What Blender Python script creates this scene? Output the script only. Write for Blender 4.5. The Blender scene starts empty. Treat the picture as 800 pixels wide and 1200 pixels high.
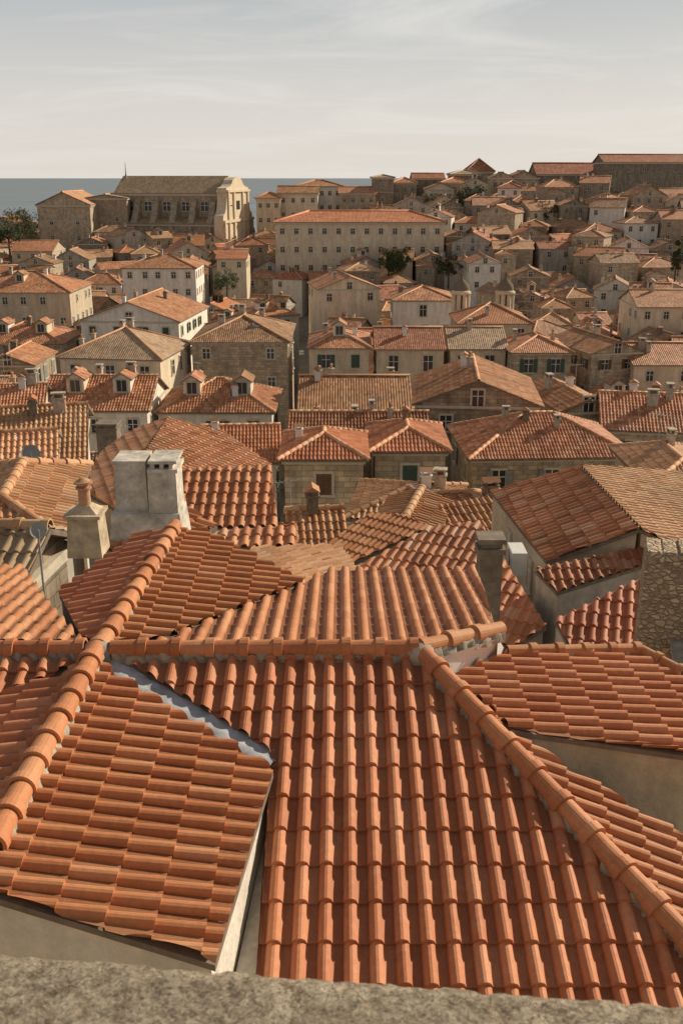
import bpy, math, random, numpy as np
from mathutils import Vector, Matrix
random.seed(11); np.random.seed(7)
TH=math.atan(392/1167.0); CO,SI=math.cos(TH),math.sin(TH); F=1167.0
EZ=34.0   # eye height above the lowest street
scene=bpy.context.scene
col=scene.collection
# ---------------------------------------------------------------- survey helpers (give real 3D positions)
def ray(px,py):
    x=(px-400)/F; y=(600-py)/F
    return (x, CO+y*SI, -SI+y*CO)
def at(px,py,Y):
    r=ray(px,py); d=Y/r[1]
    return Vector((r[0]*d,Y,r[2]*d+EZ))
def onplane(px,py,a,gx,gy):
    r=ray(px,py); za=a[2]-EZ
    d=(za-gx*a[0]-gy*a[1])/(r[2]-gx*r[0]-gy*r[1])
    return (r[0]*d,r[1]*d,r[2]*d+EZ)
def sm(a,b,x):
    t=min(1,max(0,(x-a)/(b-a))); return t*t*(3-2*t)
GP=[(-60,-14),(12,-15),(30,-20),(50,-25.5),(75,-29),(100,-31),(150,-32.5),(200,-31.5),(250,-27),(300,-22),(360,-22),(420,-40),(470,-60),(60000,-60)]
def ground(x,y):
    for (a,b),(c,d) in zip(GP,GP[1:]):
        if y<=c:
            z=b+(d-b)*max(0,(y-a)/(c-a)); break
    if y<470:
        z+= 10.5*sm(170,290,y)*sm(-25,65,x)*(1-sm(380,450,y))
    return z+EZ
# ---------------------------------------------------------------- mesh builder
class MB:
    def __init__(s): s.v=[];s.n=0;s.l=[];s.t=[];s.m=[];s.s=[];s.u=[]
    def add(s,V,Fc,uv=None,mat=0,smooth=False):
        V=np.asarray(V,float).reshape(-1,3);Fc=np.asarray(Fc,int)
        if len(Fc)==0: return
        s.v.append(V);s.l.append((Fc+s.n).ravel());k=Fc.shape[1]
        s.t.append(np.full(len(Fc),k));s.m.append(np.full(len(Fc),mat));s.s.append(np.full(len(Fc),smooth))
        if uv is None: s.u.append(np.zeros((Fc.size,2)))
        else: s.u.append(np.asarray(uv)[Fc.ravel()])
        s.n+=len(V)
    def poly(s,P,uv=None,mat=0): s.add(P,[list(range(len(P)))],uv,mat)
    def box(s,x0,x1,y0,y1,z0,z1,mat=0,M=None,taper=0):
        t=taper
        V=np.array([(x0,y0,z0),(x1,y0,z0),(x1,y1,z0),(x0,y1,z0),(x0+t,y0+t,z1),(x1-t,y0+t,z1),(x1-t,y1-t,z1),(x0+t,y1-t,z1)],float)
        if M is not None: V=np.array([tuple(M@Vector(p)) for p in V])
        s.add(V,[(0,3,2,1),(4,5,6,7),(0,1,5,4),(1,2,6,5),(2,3,7,6),(3,0,4,7)],None,mat)
    def tube(s,p0,p1,r0,r1,n=12,mat=0,cap=True,smooth=True):
        p0=Vector(p0);p1=Vector(p1);d=(p1-p0).normalized();a=d.orthogonal().normalized();b=d.cross(a)
        V=[]
        for p,r in((p0,r0),(p1,r1)):
            for i in range(n):
                t=2*math.pi*i/n; V.append(tuple(p+a*r*math.cos(t)+b*r*math.sin(t)))
        s.add(V,[(i,(i+1)%n,n+(i+1)%n,n+i) for i in range(n)],None,mat,smooth)
        if cap: s.poly(V[n:],None,mat); s.poly(V[:n][::-1],None,mat)
    def lathe(s,c,prof,n=16,mat=0):
        V=[];m=len(prof)
        for r,z in prof:
            for i in range(n):
                t=2*math.pi*(i+.5)/n; V.append((c[0]+r*math.cos(t),c[1]+r*math.sin(t),c[2]+z))
        s.add(V,[(j*n+i,j*n+(i+1)%n,(j+1)*n+(i+1)%n,(j+1)*n+i) for j in range(m-1) for i in range(n)],None,mat,True)
    def build(s,name,mats):
        me=bpy.data.meshes.new(name)
        V=np.concatenate(s.v);L=np.concatenate(s.l);T=np.concatenate(s.t)
        me.vertices.add(len(V));me.vertices.foreach_set('co',V.ravel())
        me.loops.add(len(L));me.loops.foreach_set('vertex_index',L.astype(np.int32))
        me.polygons.add(len(T));st=np.concatenate([[0],np.cumsum(T)[:-1]])
        me.polygons.foreach_set('loop_start',st.astype(np.int32))
        me.polygons.foreach_set('loop_total',T.astype(np.int32))
        me.polygons.foreach_set('material_index',np.concatenate(s.m).astype(np.int32))
        me.polygons.foreach_set('use_smooth',np.concatenate(s.s).astype(bool))
        uvl=me.uv_layers.new(name='UVMap');uvl.data.foreach_set('uv',np.concatenate(s.u).ravel())
        for m in mats: me.materials.append(m)
        me.update(calc_edges=True);me.validate()
        return me
def obj(name,data,parent=None,loc=(0,0,0),rz=0,label=None,cat=None,group=None,kind=None):
    o=bpy.data.objects.new(name,data);col.objects.link(o)
    o.location=loc;o.rotation_euler=(0,0,rz)
    if parent: o.parent=parent
    if label:o['label']=label
    if cat:o['category']=cat
    if group:o['group']=group
    if kind:o['kind']=kind
    return o
# ---------------------------------------------------------------- materials
def newmat(name):
    m=bpy.data.materials.new(name);m.use_nodes=True;nt=m.node_tree
    return m,nt,nt.nodes['Principled BSDF']
def N(nt,t,**k):
    n=nt.nodes.new(t)
    for a,b in k.items(): setattr(n,a,b)
    return n
def link(nt,a,b): nt.links.new(a,b)
def math_(nt,op,a,b=None,c=None):
    n=N(nt,'ShaderNodeMath',operation=op)
    for i,x in enumerate((a,b,c)):
        if x is None: continue
        if isinstance(x,(int,float)): n.inputs[i].default_value=x
        else: link(nt,x,n.inputs[i])
    return n.outputs[0]
def ramp(nt,fac,stops):
    n=N(nt,'ShaderNodeValToRGB');e=n.color_ramp.elements
    while len(e)<len(stops): e.new(.5)
    for i,(p,c) in enumerate(stops):
        e[i].position=p;e[i].color=(c if len(c)==4 else (*c,1)) if hasattr(c,'__len__') else (c,c,c,1)
    link(nt,fac,n.inputs[0]);return n.outputs[0]
def mul(nt,a,b,f=1,bt='MULTIPLY'):
    n=N(nt,'ShaderNodeMix',data_type='RGBA',blend_type=bt)
    if isinstance(f,(int,float)): n.inputs[0].default_value=f
    else: link(nt,f,n.inputs[0])
    for i,x in((6,a),(7,b)):
        if isinstance(x,tuple): n.inputs[i].default_value=(*x,1)
        else: link(nt,x,n.inputs[i])
    return n.outputs[2]
def noise(nt,vec,scale,detail=4,rough=.55):
    n=N(nt,'ShaderNodeTexNoise');n.inputs['Scale'].default_value=scale;n.inputs['Detail'].default_value=detail
    n.inputs['Roughness'].default_value=rough
    if vec is not None: link(nt,vec,n.inputs['Vector'])
    return n.outputs[0]
def terra(name,cols,plain=False,stri=False,stain=.6,lichen=.0):
    m,nt,p=newmat(name)
    uv=N(nt,'ShaderNodeUVMap');sp=N(nt,'ShaderNodeSeparateXYZ');link(nt,uv.outputs[0],sp.inputs[0])
    u,v=sp.outputs[0],sp.outputs[1]
    oi=N(nt,'ShaderNodeObjectInfo').outputs['Random']
    cb=N(nt,'ShaderNodeCombineXYZ')
    link(nt,math_(nt,'FLOOR',u),cb.inputs[0]);link(nt,math_(nt,'FLOOR',v),cb.inputs[1]);link(nt,math_(nt,'MULTIPLY',oi,57.3),cb.inputs[2])
    wn=N(nt,'ShaderNodeTexWhiteNoise',noise_dimensions='3D');link(nt,cb.outputs[0],wn.inputs[0])
    c=ramp(nt,wn.outputs[0],cols)
    tc=N(nt,'ShaderNodeTexCoord').outputs['Object']
    vo=N(nt,'ShaderNodeVectorMath',operation='ADD');link(nt,tc,vo.inputs[0]);link(nt,math_(nt,'MULTIPLY',oi,91.0),vo.inputs[1])
    vec=vo.outputs[0]
    c=mul(nt,c,ramp(nt,noise(nt,vec,.55,4),[(.3,stain),(.62,1.0)]))
    nf=noise(nt,vec,22,4,.7)
    c=mul(nt,c,ramp(nt,nf,[(.3,.86 if stri else .80),(.65,1.06)]))
    if stri: # pale worn, dusty patches
        c=mul(nt,c,(.70,.45,.29),ramp(nt,noise(nt,vec,5.5,6,.7),[(.55,0.0),(.78,.32)]),'MIX')
    if lichen>0:
        c=mul(nt,c,(.20,.165,.115),ramp(nt,noise(nt,vec,3.2,6,.75),[(.54,0.0),(.74,lichen)]),'MIX')
    hs=N(nt,'ShaderNodeHueSaturation');link(nt,c,hs.inputs['Color'])
    link(nt,math_(nt,'MULTIPLY_ADD',oi,.30 if not stri else .10,.90),hs.inputs['Value'])
    link(nt,math_(nt,'MULTIPLY_ADD',oi,-.012,.507),hs.inputs['Hue'])
    c=hs.outputs[0]
    bp=N(nt,'ShaderNodeBump')
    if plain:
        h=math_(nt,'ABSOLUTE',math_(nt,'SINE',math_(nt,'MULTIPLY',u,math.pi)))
        c=mul(nt,c,ramp(nt,h,[(0.05,.64),(.5,1.0)]))  # darker pan lines in the colour stand in for groove shade
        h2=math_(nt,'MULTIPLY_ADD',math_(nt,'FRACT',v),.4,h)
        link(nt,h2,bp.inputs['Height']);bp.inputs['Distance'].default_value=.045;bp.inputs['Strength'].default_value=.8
    else:
        h=math_(nt,'MULTIPLY',nf,.4 if stri else .5)
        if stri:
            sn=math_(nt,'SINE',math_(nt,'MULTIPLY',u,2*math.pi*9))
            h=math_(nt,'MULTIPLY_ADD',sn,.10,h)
            # shade in the pans between the barrels, painted into the colour
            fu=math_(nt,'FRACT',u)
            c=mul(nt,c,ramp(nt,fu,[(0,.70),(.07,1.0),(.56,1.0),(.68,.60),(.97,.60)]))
        link(nt,h,bp.inputs['Height']);bp.inputs['Distance'].default_value=.006;bp.inputs['Strength'].default_value=.8
    link(nt,bp.outputs[0],p.inputs['Normal'])
    link(nt,c,p.inputs['Base Color']);p.inputs['Roughness'].default_value=.65;p.inputs['Specular IOR Level'].default_value=.35
    return m
TCOL={
 'new':[(0,(.48,.175,.074)),(.35,(.56,.218,.095)),(.75,(.62,.258,.118)),(1,(.67,.31,.16))],
 'peach':[(0,(.52,.25,.125)),(.35,(.64,.33,.17)),(.75,(.69,.38,.205)),(1,(.73,.45,.28))],
 'mid':[(0,(.38,.150,.068)),(.35,(.54,.222,.100)),(.75,(.62,.290,.142)),(1,(.67,.39,.24))],
 'old':[(0,(.27,.135,.072)),(.4,(.41,.21,.105)),(.8,(.51,.285,.16)),(1,(.59,.41,.28))],
 'red':[(0,(.29,.098,.046)),(.4,(.43,.150,.070)),(.8,(.51,.20,.10)),(1,(.58,.28,.165))],
 'tan':[(0,(.38,.24,.14)),(.5,(.50,.33,.20)),(1,(.60,.43,.28))],
}
TM={k:terra('terracotta_'+k,v,stain=.7,lichen=.0 if k in('new','peach') else .36) for k,v in TCOL.items()}
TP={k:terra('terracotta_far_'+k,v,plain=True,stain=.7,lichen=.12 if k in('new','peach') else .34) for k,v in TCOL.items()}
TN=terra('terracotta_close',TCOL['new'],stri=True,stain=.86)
TW={'new':'orange','mid':'weathered orange','old':'old brown','red':'dark red','tan':'faded tan','peach':'pale orange'}
def stone(name,c1,c2,mortar,bw=.55,bh=.26,stain=.55,bricks=True,rough=.9):
    m,nt,p=newmat(name)
    tc=N(nt,'ShaderNodeTexCoord').outputs['Object'];oi=N(nt,'ShaderNodeObjectInfo').outputs['Random']
    vo=N(nt,'ShaderNodeVectorMath',operation='ADD');link(nt,tc,vo.inputs[0]);link(nt,math_(nt,'MULTIPLY',oi,37.0),vo.inputs[1]);vec=vo.outputs[0]
    sp=N(nt,'ShaderNodeSeparateXYZ');link(nt,tc,sp.inputs[0])
    c=ramp(nt,noise(nt,vec,1.3,5,.65),[(.3,c1),(.7,c2)])
    bp=N(nt,'ShaderNodeBump');hn=noise(nt,vec,9,5,.7)
    if bricks:
        cb=N(nt,'ShaderNodeCombineXYZ');link(nt,math_(nt,'ADD',sp.outputs[0],sp.outputs[1]),cb.inputs[0]);link(nt,sp.outputs[2],cb.inputs[1])
        br=N(nt,'ShaderNodeTexBrick');link(nt,cb.outputs[0],br.inputs[0]);br.inputs['Scale'].default_value=1
        br.inputs['Brick Width'].default_value=bw;br.inputs['Row Height'].default_value=bh;br.inputs['Mortar Size'].default_value=.018
        br.inputs['Color1'].default_value=(.72,.72,.72,1);br.inputs['Color2'].default_value=(1.15,1.1,1.0,1);br.inputs['Mortar'].default_value=(.62,.6,.57,1)
        c=mul(nt,c,br.outputs[0]);hh=math_(nt,'MULTIPLY_ADD',br.outputs[1],-.6,hn)
    else: hh=hn
    mp=N(nt,'ShaderNodeMapping');mp.inputs['Scale'].default_value=(1,1,.18);link(nt,vec,mp.inputs[0])
    c=mul(nt,c,ramp(nt,noise(nt,mp.outputs[0],1.6,4,.7),[(.32,stain),(.6,1.0)]))
    c=mul(nt,c,ramp(nt,hn,[(.3,.8),(.7,1.08)]))
    hs=N(nt,'ShaderNodeHueSaturation');link(nt,c,hs.inputs['Color']);link(nt,math_(nt,'MULTIPLY_ADD',oi,.35,.85),hs.inputs['Value'])
    link(nt,hs.outputs[0],p.inputs['Base Color']);link(nt,hh,bp.inputs['Height']);bp.inputs['Distance'].default_value=.03;bp.inputs['Strength'].default_value=.6
    link(nt,bp.outputs[0],p.inputs['Normal']);p.inputs['Roughness'].default_value=rough;p.inputs['Specular IOR Level'].default_value=.2
    return m
WM={'stone':stone('limestone_wall',(.48,.385,.285),(.64,.54,.42),0,stain=.64),
    'dark':stone('dark_stone_wall',(.30,.245,.185),(.43,.365,.29),0,stain=.6),
    'cream':stone('cream_plaster',(.66,.53,.375),(.77,.66,.50),0,bricks=False,stain=.74),
    'white':stone('white_plaster',(.73,.66,.58),(.83,.78,.70),0,bricks=False,stain=.78),
    'grey':stone('grey_render',(.43,.375,.315),(.57,.51,.44),0,bricks=False,stain=.62)}
WW={'stone':'limestone','dark':'dark stone','cream':'cream plastered','white':'white plastered','grey':'grey rendered'}
def flat(name,c,r=.7,n=.0,sp=.3):
    m,nt,p=newmat(name);p.inputs['Roughness'].default_value=r;p.inputs['Specular IOR Level'].default_value=sp
    if n>0:
        tc=N(nt,'ShaderNodeTexCoord').outputs['Object'];nn=noise(nt,tc,6,5,.65)
        link(nt,mul(nt,c,ramp(nt,nn,[(.3,1-n),(.7,1+n*.3)])),p.inputs['Base Color'])
        b=N(nt,'ShaderNodeBump');b.inputs['Distance'].default_value=.01;link(nt,nn,b.inputs['Height']);link(nt,b.outputs[0],p.inputs['Normal'])
    else: p.inputs['Base Color'].default_value=(*c,1)
    return m
GLASS=flat('window_glass',(.03,.035,.04),.25,0,.5)
TRIM=flat('stone_trim',(.60,.53,.43),.85,.25)
DECK=flat('roof_underlay',(.24,.19,.15),.9,.4)
MORT=flat('lime_mortar',(.46,.40,.325),.95,.5)
MEMB=flat('blue_grey_roof_membrane',(.50,.51,.55),.6,.4)
SHUT={'green':flat('green_shutter_paint',(.06,.11,.075),.6,.3),'brown':flat('brown_shutter_paint',(.15,.09,.05),.65,.3),'grey':flat('grey_shutter_paint',(.28,.29,.28),.65,.3)}
CHM=flat('chimney_render',(.56,.48,.38),.9,.5)
CHD=flat('sooty_chimney_render',(.27,.22,.17),.9,.5)
CHT=flat('tan_chimney_stone',(.60,.48,.34),.9,.5)
CONC=flat('pale_weathered_render',(.68,.62,.54),.9,.5)
METAL=flat('galvanised_metal',(.35,.35,.35),.4,.2,.5)
WHITE=flat('white_paint',(.75,.74,.71),.5,.12)
LEAF=flat('foliage_dark',(.05,.07,.027),.8,.4);LEAF2=flat('foliage_light',(.095,.11,.042),.8,.4);BARK=flat('bark',(.12,.09,.06),.9,.4)
# ---------------------------------------------------------------- roof tiles
def tile_sheet(mb,P,down,w=.21,l=.36,segs=8,amp=.052,step=.022,mat=0,deck=1,jit=.004,dth=.09,bf=.70):
    P=np.array(P,float);d=np.array(down,float);d/=np.linalg.norm(d)
    n=np.zeros(3)
    for i in range(len(P)): n+=np.cross(P[i],P[(i+1)%len(P)])
    n/=np.linalg.norm(n)
    if n[2]<0:n=-n
    d=d-n*np.dot(d,n);d/=np.linalg.norm(d);a=np.cross(n,d);a/=np.linalg.norm(a)
    pu=(P-P[0])@a;pv=(P-P[0])@d
    umin,umax=pu.min(),pu.max();vmax=pv.max();vmin=pv.min()
    nc=max(1,int(math.ceil((umax-umin)/w-.02)));nr=int(math.ceil((vmax-vmin)/l))+1
    ts=np.concatenate([np.linspace(0,bf,segs),[bf+.12,.999]]);T=len(ts)
    I=np.arange(nc)[:,None];U=umin+(I+ts[None,:])*w
    Uc=np.clip(U,umin+1e-4,umax-1e-4)
    lo=np.full(Uc.shape,1e9);hi=np.full(Uc.shape,-1e9)
    for i in range(len(P)):
        u0,v0,u1,v1=pu[i],pv[i],pu[(i+1)%len(P)],pv[(i+1)%len(P)]
        if abs(u1-u0)<1e-6: continue
        m=(Uc>=min(u0,u1)-1e-5)&(Uc<=max(u0,u1)+1e-5)
        vv=v0+(v1-v0)*(Uc-u0)/(u1-u0)
        lo=np.where(m,np.minimum(lo,vv),lo);hi=np.where(m,np.maximum(hi,vv),hi)
    bad=lo>hi;lo[bad]=0;hi[bad]=0
    K=np.arange(nr);start=vmax-(nr-K)*l
    jv=(np.random.rand(nc,nr+1)-.5)*jit*3;jv[:,-1]=0
    s=start[None,:]+jv[:,:-1];e=start[None,:]+l+jv[:,1:]
    v=np.stack([s,e],-1)[:,None,:,:]*np.ones((1,T,1,1))
    vc=np.clip(v,lo[:,:,None,None],hi[:,:,None,None])
    fr=np.clip((vc-s[:,None,:,None])/l,0,1)
    jh=((np.random.rand(nc,nr)-.5)*jit*1.6)[:,None,:,None];jw=((np.random.rand(nc,nr)-.5)*jit*2)[:,None,:,None]
    tt=ts[None,:,None,None]
    ss=(tt-bf/2)/(bf/2*(.86+.14*fr))
    h=amp*(.84+.16*fr)*np.sqrt(np.maximum(0,1-ss**2))+step*fr+jh
    UU=Uc[:,:,None,None]+jw*(np.abs(ss)<.95)
    pos=P[0]+a*UU[...,None]+d*vc[...,None]+n*(h+.01)[...,None]
    uv=np.stack([(I[:,:,None,None]+tt)+0*vc,(K[None,None,:,None]+fr*.97)+0*vc],-1)
    idx=np.arange(nc*T*nr*2).reshape(nc,T,nr,2)
    q=np.stack([idx[:,:-1,:,0],idx[:,:-1,:,1],idx[:,1:,:,1],idx[:,1:,:,0]],-1)
    dv=np.abs(vc[...,1]-vc[...,0]);ok=(dv[:,:-1]+dv[:,1:])>1e-4
    ok&=(np.abs(Uc[:,1:]-Uc[:,:-1])>1e-5)[:,:,None]&~bad[:,:-1,None]&~bad[:,1:,None]
    mb.add(pos.reshape(-1,3),q[ok],uv.reshape(-1,2),mat,True)
    if nr>1:
        b=vc[:,:,:-1,1];inn=(b>lo[:,:,None]+1e-3)&(b<hi[:,:,None]-1e-3)
        ok2=inn[:,:-1]&inn[:,1:]&(np.abs(Uc[:,1:]-Uc[:,:-1])>1e-5)[:,:,None]
        q2=np.stack([idx[:,:-1,:-1,1],idx[:,:-1,1:,0],idx[:,1:,1:,0],idx[:,1:,:-1,1]],-1)[ok2]
        used,inv=np.unique(q2.ravel(),return_inverse=True)
        if len(used): mb.add(pos.reshape(-1,3)[used],inv.reshape(-1,4),uv.reshape(-1,2)[used],mat,False)
    ss=(ts[None,:]-bf/2)/(bf/2);hh=(amp*np.sqrt(np.maximum(0,1-ss**2))+step)+0*Uc
    top=P[0]+a*Uc[...,None]+d*hi[...,None]+n*(hh+.01)[...,None];bot=top-n*.016
    V=np.stack([top,bot],2);ix=np.arange(nc*T*2).reshape(nc,T,2)
    q3=np.stack([ix[:,:-1,0],ix[:,:-1,1],ix[:,1:,1],ix[:,1:,0]],-1)
    near=(hi>vmax-.02);ok3=near[:,:-1]&near[:,1:]
    uv3=np.stack([I+ts[None,:]+np.zeros_like(Uc),np.full(Uc.shape,nr-.5)],-1);uv3=np.repeat(uv3[:,:,None,:],2,2)
    mb.add(V.reshape(-1,3),q3[ok3],uv3.reshape(-1,2),mat,False)
    if deck is not None: slab(mb,P+n*.004,n,dth,deck)
def slab(mb,P,n,th,mat,uvs=None,topmat=None):
    P=np.array(P,float);k=len(P);B=P-np.array([0,0,th])
    mb.poly(P,uvs,mat if topmat is None else topmat)
    mb.poly(B[::-1],None,mat)
    for i in range(k):
        j=(i+1)%k; mb.add([P[i],B[i],B[j],P[j]],[(0,1,2,3)],None,mat)
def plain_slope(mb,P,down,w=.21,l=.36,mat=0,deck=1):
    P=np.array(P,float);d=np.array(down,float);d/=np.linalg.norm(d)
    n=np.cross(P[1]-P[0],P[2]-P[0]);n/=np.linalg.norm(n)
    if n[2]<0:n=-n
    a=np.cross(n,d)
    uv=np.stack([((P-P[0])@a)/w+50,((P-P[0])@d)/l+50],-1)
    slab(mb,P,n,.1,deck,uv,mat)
def caps(mb,p0,p1,r=.1,l=.36,n=8,mat=0,lip=.012,reverse=False,uo=0):
    p0=Vector(p0);p1=Vector(p1)
    if reverse:p0,p1=p1,p0
    D=p1-p0;L=D.length
    if L<.05:return
    d=D/L;side=d.cross(Vector((0,0,1))).normalized();up=side.cross(d).normalized()
    k=max(1,round(L/l));ll=L/k
    for i in range(k):
        a=p0+d*(i*ll-.02);j=random.uniform(-.006,.006)
        prof=[(0,.86),(ll*.80,.97),(ll*.82,1.0+lip/r),(ll+.02,1.03+lip/r),(ll+.021,.90)] if n>5 else [(0,.9),(ll,1.05),(ll,.9)]
        V=[];uv=[]
        for s_,rr in prof:
            for q in range(n+1):
                t=math.pi*(-.06+1.12*q/n)
                V.append(tuple(a+d*s_+side*(math.cos(t)*r*rr+j)+up*(math.sin(t)*r*rr)))
                uv.append((uo+.08+q/n*.46,i+.5*s_/ll))
        m=len(prof)
        mb.add(V,[(x*(n+1)+y,x*(n+1)+y+1,(x+1)*(n+1)+y+1,(x+1)*(n+1)+y) for x in range(m-1) for y in range(n)],uv,mat,n<=5)
def mortar(mb,p0,p1,w=.15,h=.05,mat=0,dz=0):
    p0=Vector(p0);p1=Vector(p1);D=p1-p0;L=D.length;d=D/L;side=d.cross(Vector((0,0,1))).normalized();up=side.cross(d)
    k=int(L/.03)+2;V=[]
    offs=[-1,-.8,-.4,0,.4,.8,1]
    for i in range(k):
        for o in offs:
            rr=w*(1+random.uniform(-.3,.2));z=(h*(1-abs(o)**3)+random.uniform(-.008,.008)) if abs(o)<1 else -.06
            V.append(tuple(p0+d*(L*i/(k-1))+side*o*rr+up*(z+dz)))
    m=len(offs)
    mb.add(V,[(i*m+j,i*m+j+1,(i+1)*m+j+1,(i+1)*m+j) for i in range(k-1) for j in range(m-1)],None,mat,True)
# ---------------------------------------------------------------- shared part meshes
def window_mesh(w,h,f=.13):
    mb=MB()
    mb.box(-w/2-f,-w/2,-.07,.02,0,h,0);mb.box(w/2,w/2+f,-.07,.02,0,h,0)
    mb.box(-w/2-f,w/2+f,-.075,.02,h,h+f,0);mb.box(-w/2-f-.06,w/2+f+.06,-.14,.02,-.11,0,0)
    mb.box(-w/2,w/2,-.012,.01,0,h,1)
    mb.box(-.025,.025,-.035,-.013,0,h,2);mb.box(-w/2,w/2,-.034,-.014,h*.6,h*.6+.045,2)
    return mb.build('window',[TRIM,GLASS,WHITE])
WIN=[window_mesh(.85,1.35),window_mesh(.7,1.0),window_mesh(.95,1.6),window_mesh(.75,1.05,.05)]
WDIM=[(.85,1.35),(.7,1.0),(.95,1.6),(.75,1.05)]
SHM={}
for wi,(w,h) in enumerate(WDIM):
    for k,mt in SHUT.items():
        for closed in(0,1):
            for sgn in(-1,1):
                mb=MB();ww=w/2-.01
                x0=(0.005 if closed else w/2+.03)
                xa,xb=(x0,x0+ww) if sgn>0 else (-x0-ww,-x0)
                y0,y1=(-.09,-.05) if closed else (-.125,-.085)
                mb.box(xa,xb,y0,y1,.01,h,0)
                q=int(h/.14)
                for s in range(q): mb.box(xa+.05,xb-.05,y0-.012,y0+.001,.06+s*(h-.1)/q,.06+s*(h-.1)/q+.05,0)
                SHM[(wi,k,closed,sgn)]=mb.build('shutter',[mt])
def chimney_mesh(w,d,h,kind,mt):
    mb=MB()
    mb.box(-w/2,w/2,-d/2,d/2,-1.0,h,0)
    mb.box(-w/2-.07,w/2+.07,-d/2-.07,d/2+.07,h,h+.09,0)
    if kind==0:
        for sx in(-1,1):
            for sy in(-1,1): mb.box(sx*w*.36-.06,sx*w*.36+.06,sy*d*.36-.06,sy*d*.36+.06,h+.09,h+.34,0)
        mb.box(-w/2-.06,w/2+.06,-d/2-.06,d/2+.06,h+.34,h+.42,0)
        mb.box(-w/2+.12,w/2-.12,-d/2+.12,d/2-.12,h+.091,h+.33,1)
    elif kind==1:
        mb.tube((0,0,h+.09),(0,0,h+.45),.13,.11,10,2);mb.tube((0,0,h+.47),(0,0,h+.55),.19,.05,10,2)
    else:
        mb.box(-w/2+.02,-w/2+.12,-d/2,d/2,h+.09,h+.3,0);mb.box(w/2-.12,w/2-.02,-d/2,d/2,h+.09,h+.3,0)
        mb.add([(-w/2-.1,-d/2-.08,h+.28),(w/2+.1,-d/2-.08,h+.28),(w/2+.1,d/2+.08,h+.28),(-w/2-.1,d/2+.08,h+.28),(-w/2-.1,0,h+.5),(w/2+.1,0,h+.5)],[(0,1,5,4),(2,3,4,5)],None,2)
        mb.add([(-w/2-.1,-d/2-.08,h+.28),(-w/2-.1,0,h+.5),(-w/2-.1,d/2+.08,h+.28)],[(0,1,2)],None,2)
        mb.add([(w/2+.1,-d/2-.08,h+.28),(w/2+.1,d/2+.08,h+.28),(w/2+.1,0,h+.5)],[(0,1,2)],None,2)
    return mb.build('chimney',[mt,DECK,TM['mid']])
CHI=[chimney_mesh(.5,.65,.8,0,CHM),chimney_mesh(.45,.45,.8,1,CHM),chimney_mesh(.7,.5,.7,2,CHD),chimney_mesh(.45,.8,.9,0,CHM),chimney_mesh(.55,.55,.7,2,WHITE)]
def aerial_mesh():
    mb=MB();mb.tube((0,0,-.6),(0,0,1.9),.025,.02,5);mb.box(-.5,.5,-.012,.012,1.78,1.80)
    for i in range(6):
        x=-.45+i*.17;mb.box(x-.01,x+.01,-.24+.015*i,.24-.015*i,1.785,1.80)
    return mb.build('aerial',[METAL])
AER=aerial_mesh()
def dormer_mesh(k):
    mb=MB();w,h,L=1.3,1.25,2.4
    mb.box(-w/2,w/2,0,L,-.6,h,0)
    mb.add([(-w/2,0,h),(w/2,0,h),(0,0,h+.42)],[(0,1,2)],None,0)
    P=[(-w/2-.18,-.2,h-.06),(0,-.2,h+.46),(0,L,h+.46),(-w/2-.18,L,h-.06)];plain_slope(mb,P,(-1,0,-.6),mat=1,deck=2)
    P=[(w/2+.18,-.2,h-.06),(w/2+.18,L,h-.06),(0,L,h+.46),(0,-.2,h+.46)];plain_slope(mb,P,(1,0,-.6),mat=1,deck=2)
    mb.box(-.36,.36,-.03,.01,.25,1.1,3);mb.box(-.44,-.36,-.05,.01,.2,1.15,4);mb.box(.36,.44,-.05,.01,.2,1.15,4);mb.box(-.44,.44,-.052,.01,1.15,1.22,4);mb.box(-.5,.5,-.1,.01,.13,.2,4)
    mb.box(-.02,.02,-.04,-.03,.25,1.1,4)
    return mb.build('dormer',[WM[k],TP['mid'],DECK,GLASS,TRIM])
DOR=[dormer_mesh('cream'),dormer_mesh('white')]
def skylight_mesh():
    mb=MB();mb.box(-.35,.35,-.45,.45,-.2,.06,0);mb.box(-.28,.28,-.38,.38,.06,.075,1);return mb.build('skylight',[METAL,GLASS])
SKYL=skylight_mesh()
def door_mesh():
    mb=MB();mb.box(-.55,.55,-.04,.01,0,2.2,0);mb.box(-.72,-.55,-.1,.02,0,2.2,1);mb.box(.55,.72,-.1,.02,0,2.2,1);mb.box(-.72,.72,-.102,.02,2.2,2.4,1)
    return mb.build('door',[SHUT['brown'],TRIM])
DOOR=door_mesh()
# ---------------------------------------------------------------- houses
RECTS=[];NH=[0]
def roof_faces(a,b,H,typ,axis):
    sw=(axis=='y')
    if sw:a,b=b,a
    r=a if typ=='gable' else max(0.0,a-b)
    t=H/b
    fs=[([(-a,-b,0),(a,-b,0),(r,0,H),(-r,0,H)],(0,-1,-t)),([(a,b,0),(-a,b,0),(-r,0,H),(r,0,H)],(0,1,-t))]
    ridges=[((-r,0,H),(r,0,H))]
    if typ!='gable':
        fs+=[([(a,-b,0),(a,b,0),(r,0,H)],(1,0,-t)),([(-a,b,0),(-a,-b,0),(-r,0,H)],(-1,0,-t))]
        ridges+=[((-a,-b,0),(-r,0,H)),((-a,b,0),(-r,0,H)),((a,-b,0),(r,0,H)),((a,b,0),(r,0,H))]
        if r<.05:
            fs[0]=([(-a,-b,0),(a,-b,0),(0,0,H)],fs[0][1]);fs[1]=([(a,b,0),(-a,b,0),(0,0,H)],fs[1][1]);ridges=ridges[1:]
    if sw:
        R=lambda p:(-p[1],p[0],p[2])
        fs=[([R(p) for p in P],R(d)) for P,d in fs];ridges=[(R(p),R(q)) for p,q in ridges]
    return fs,ridges
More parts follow.
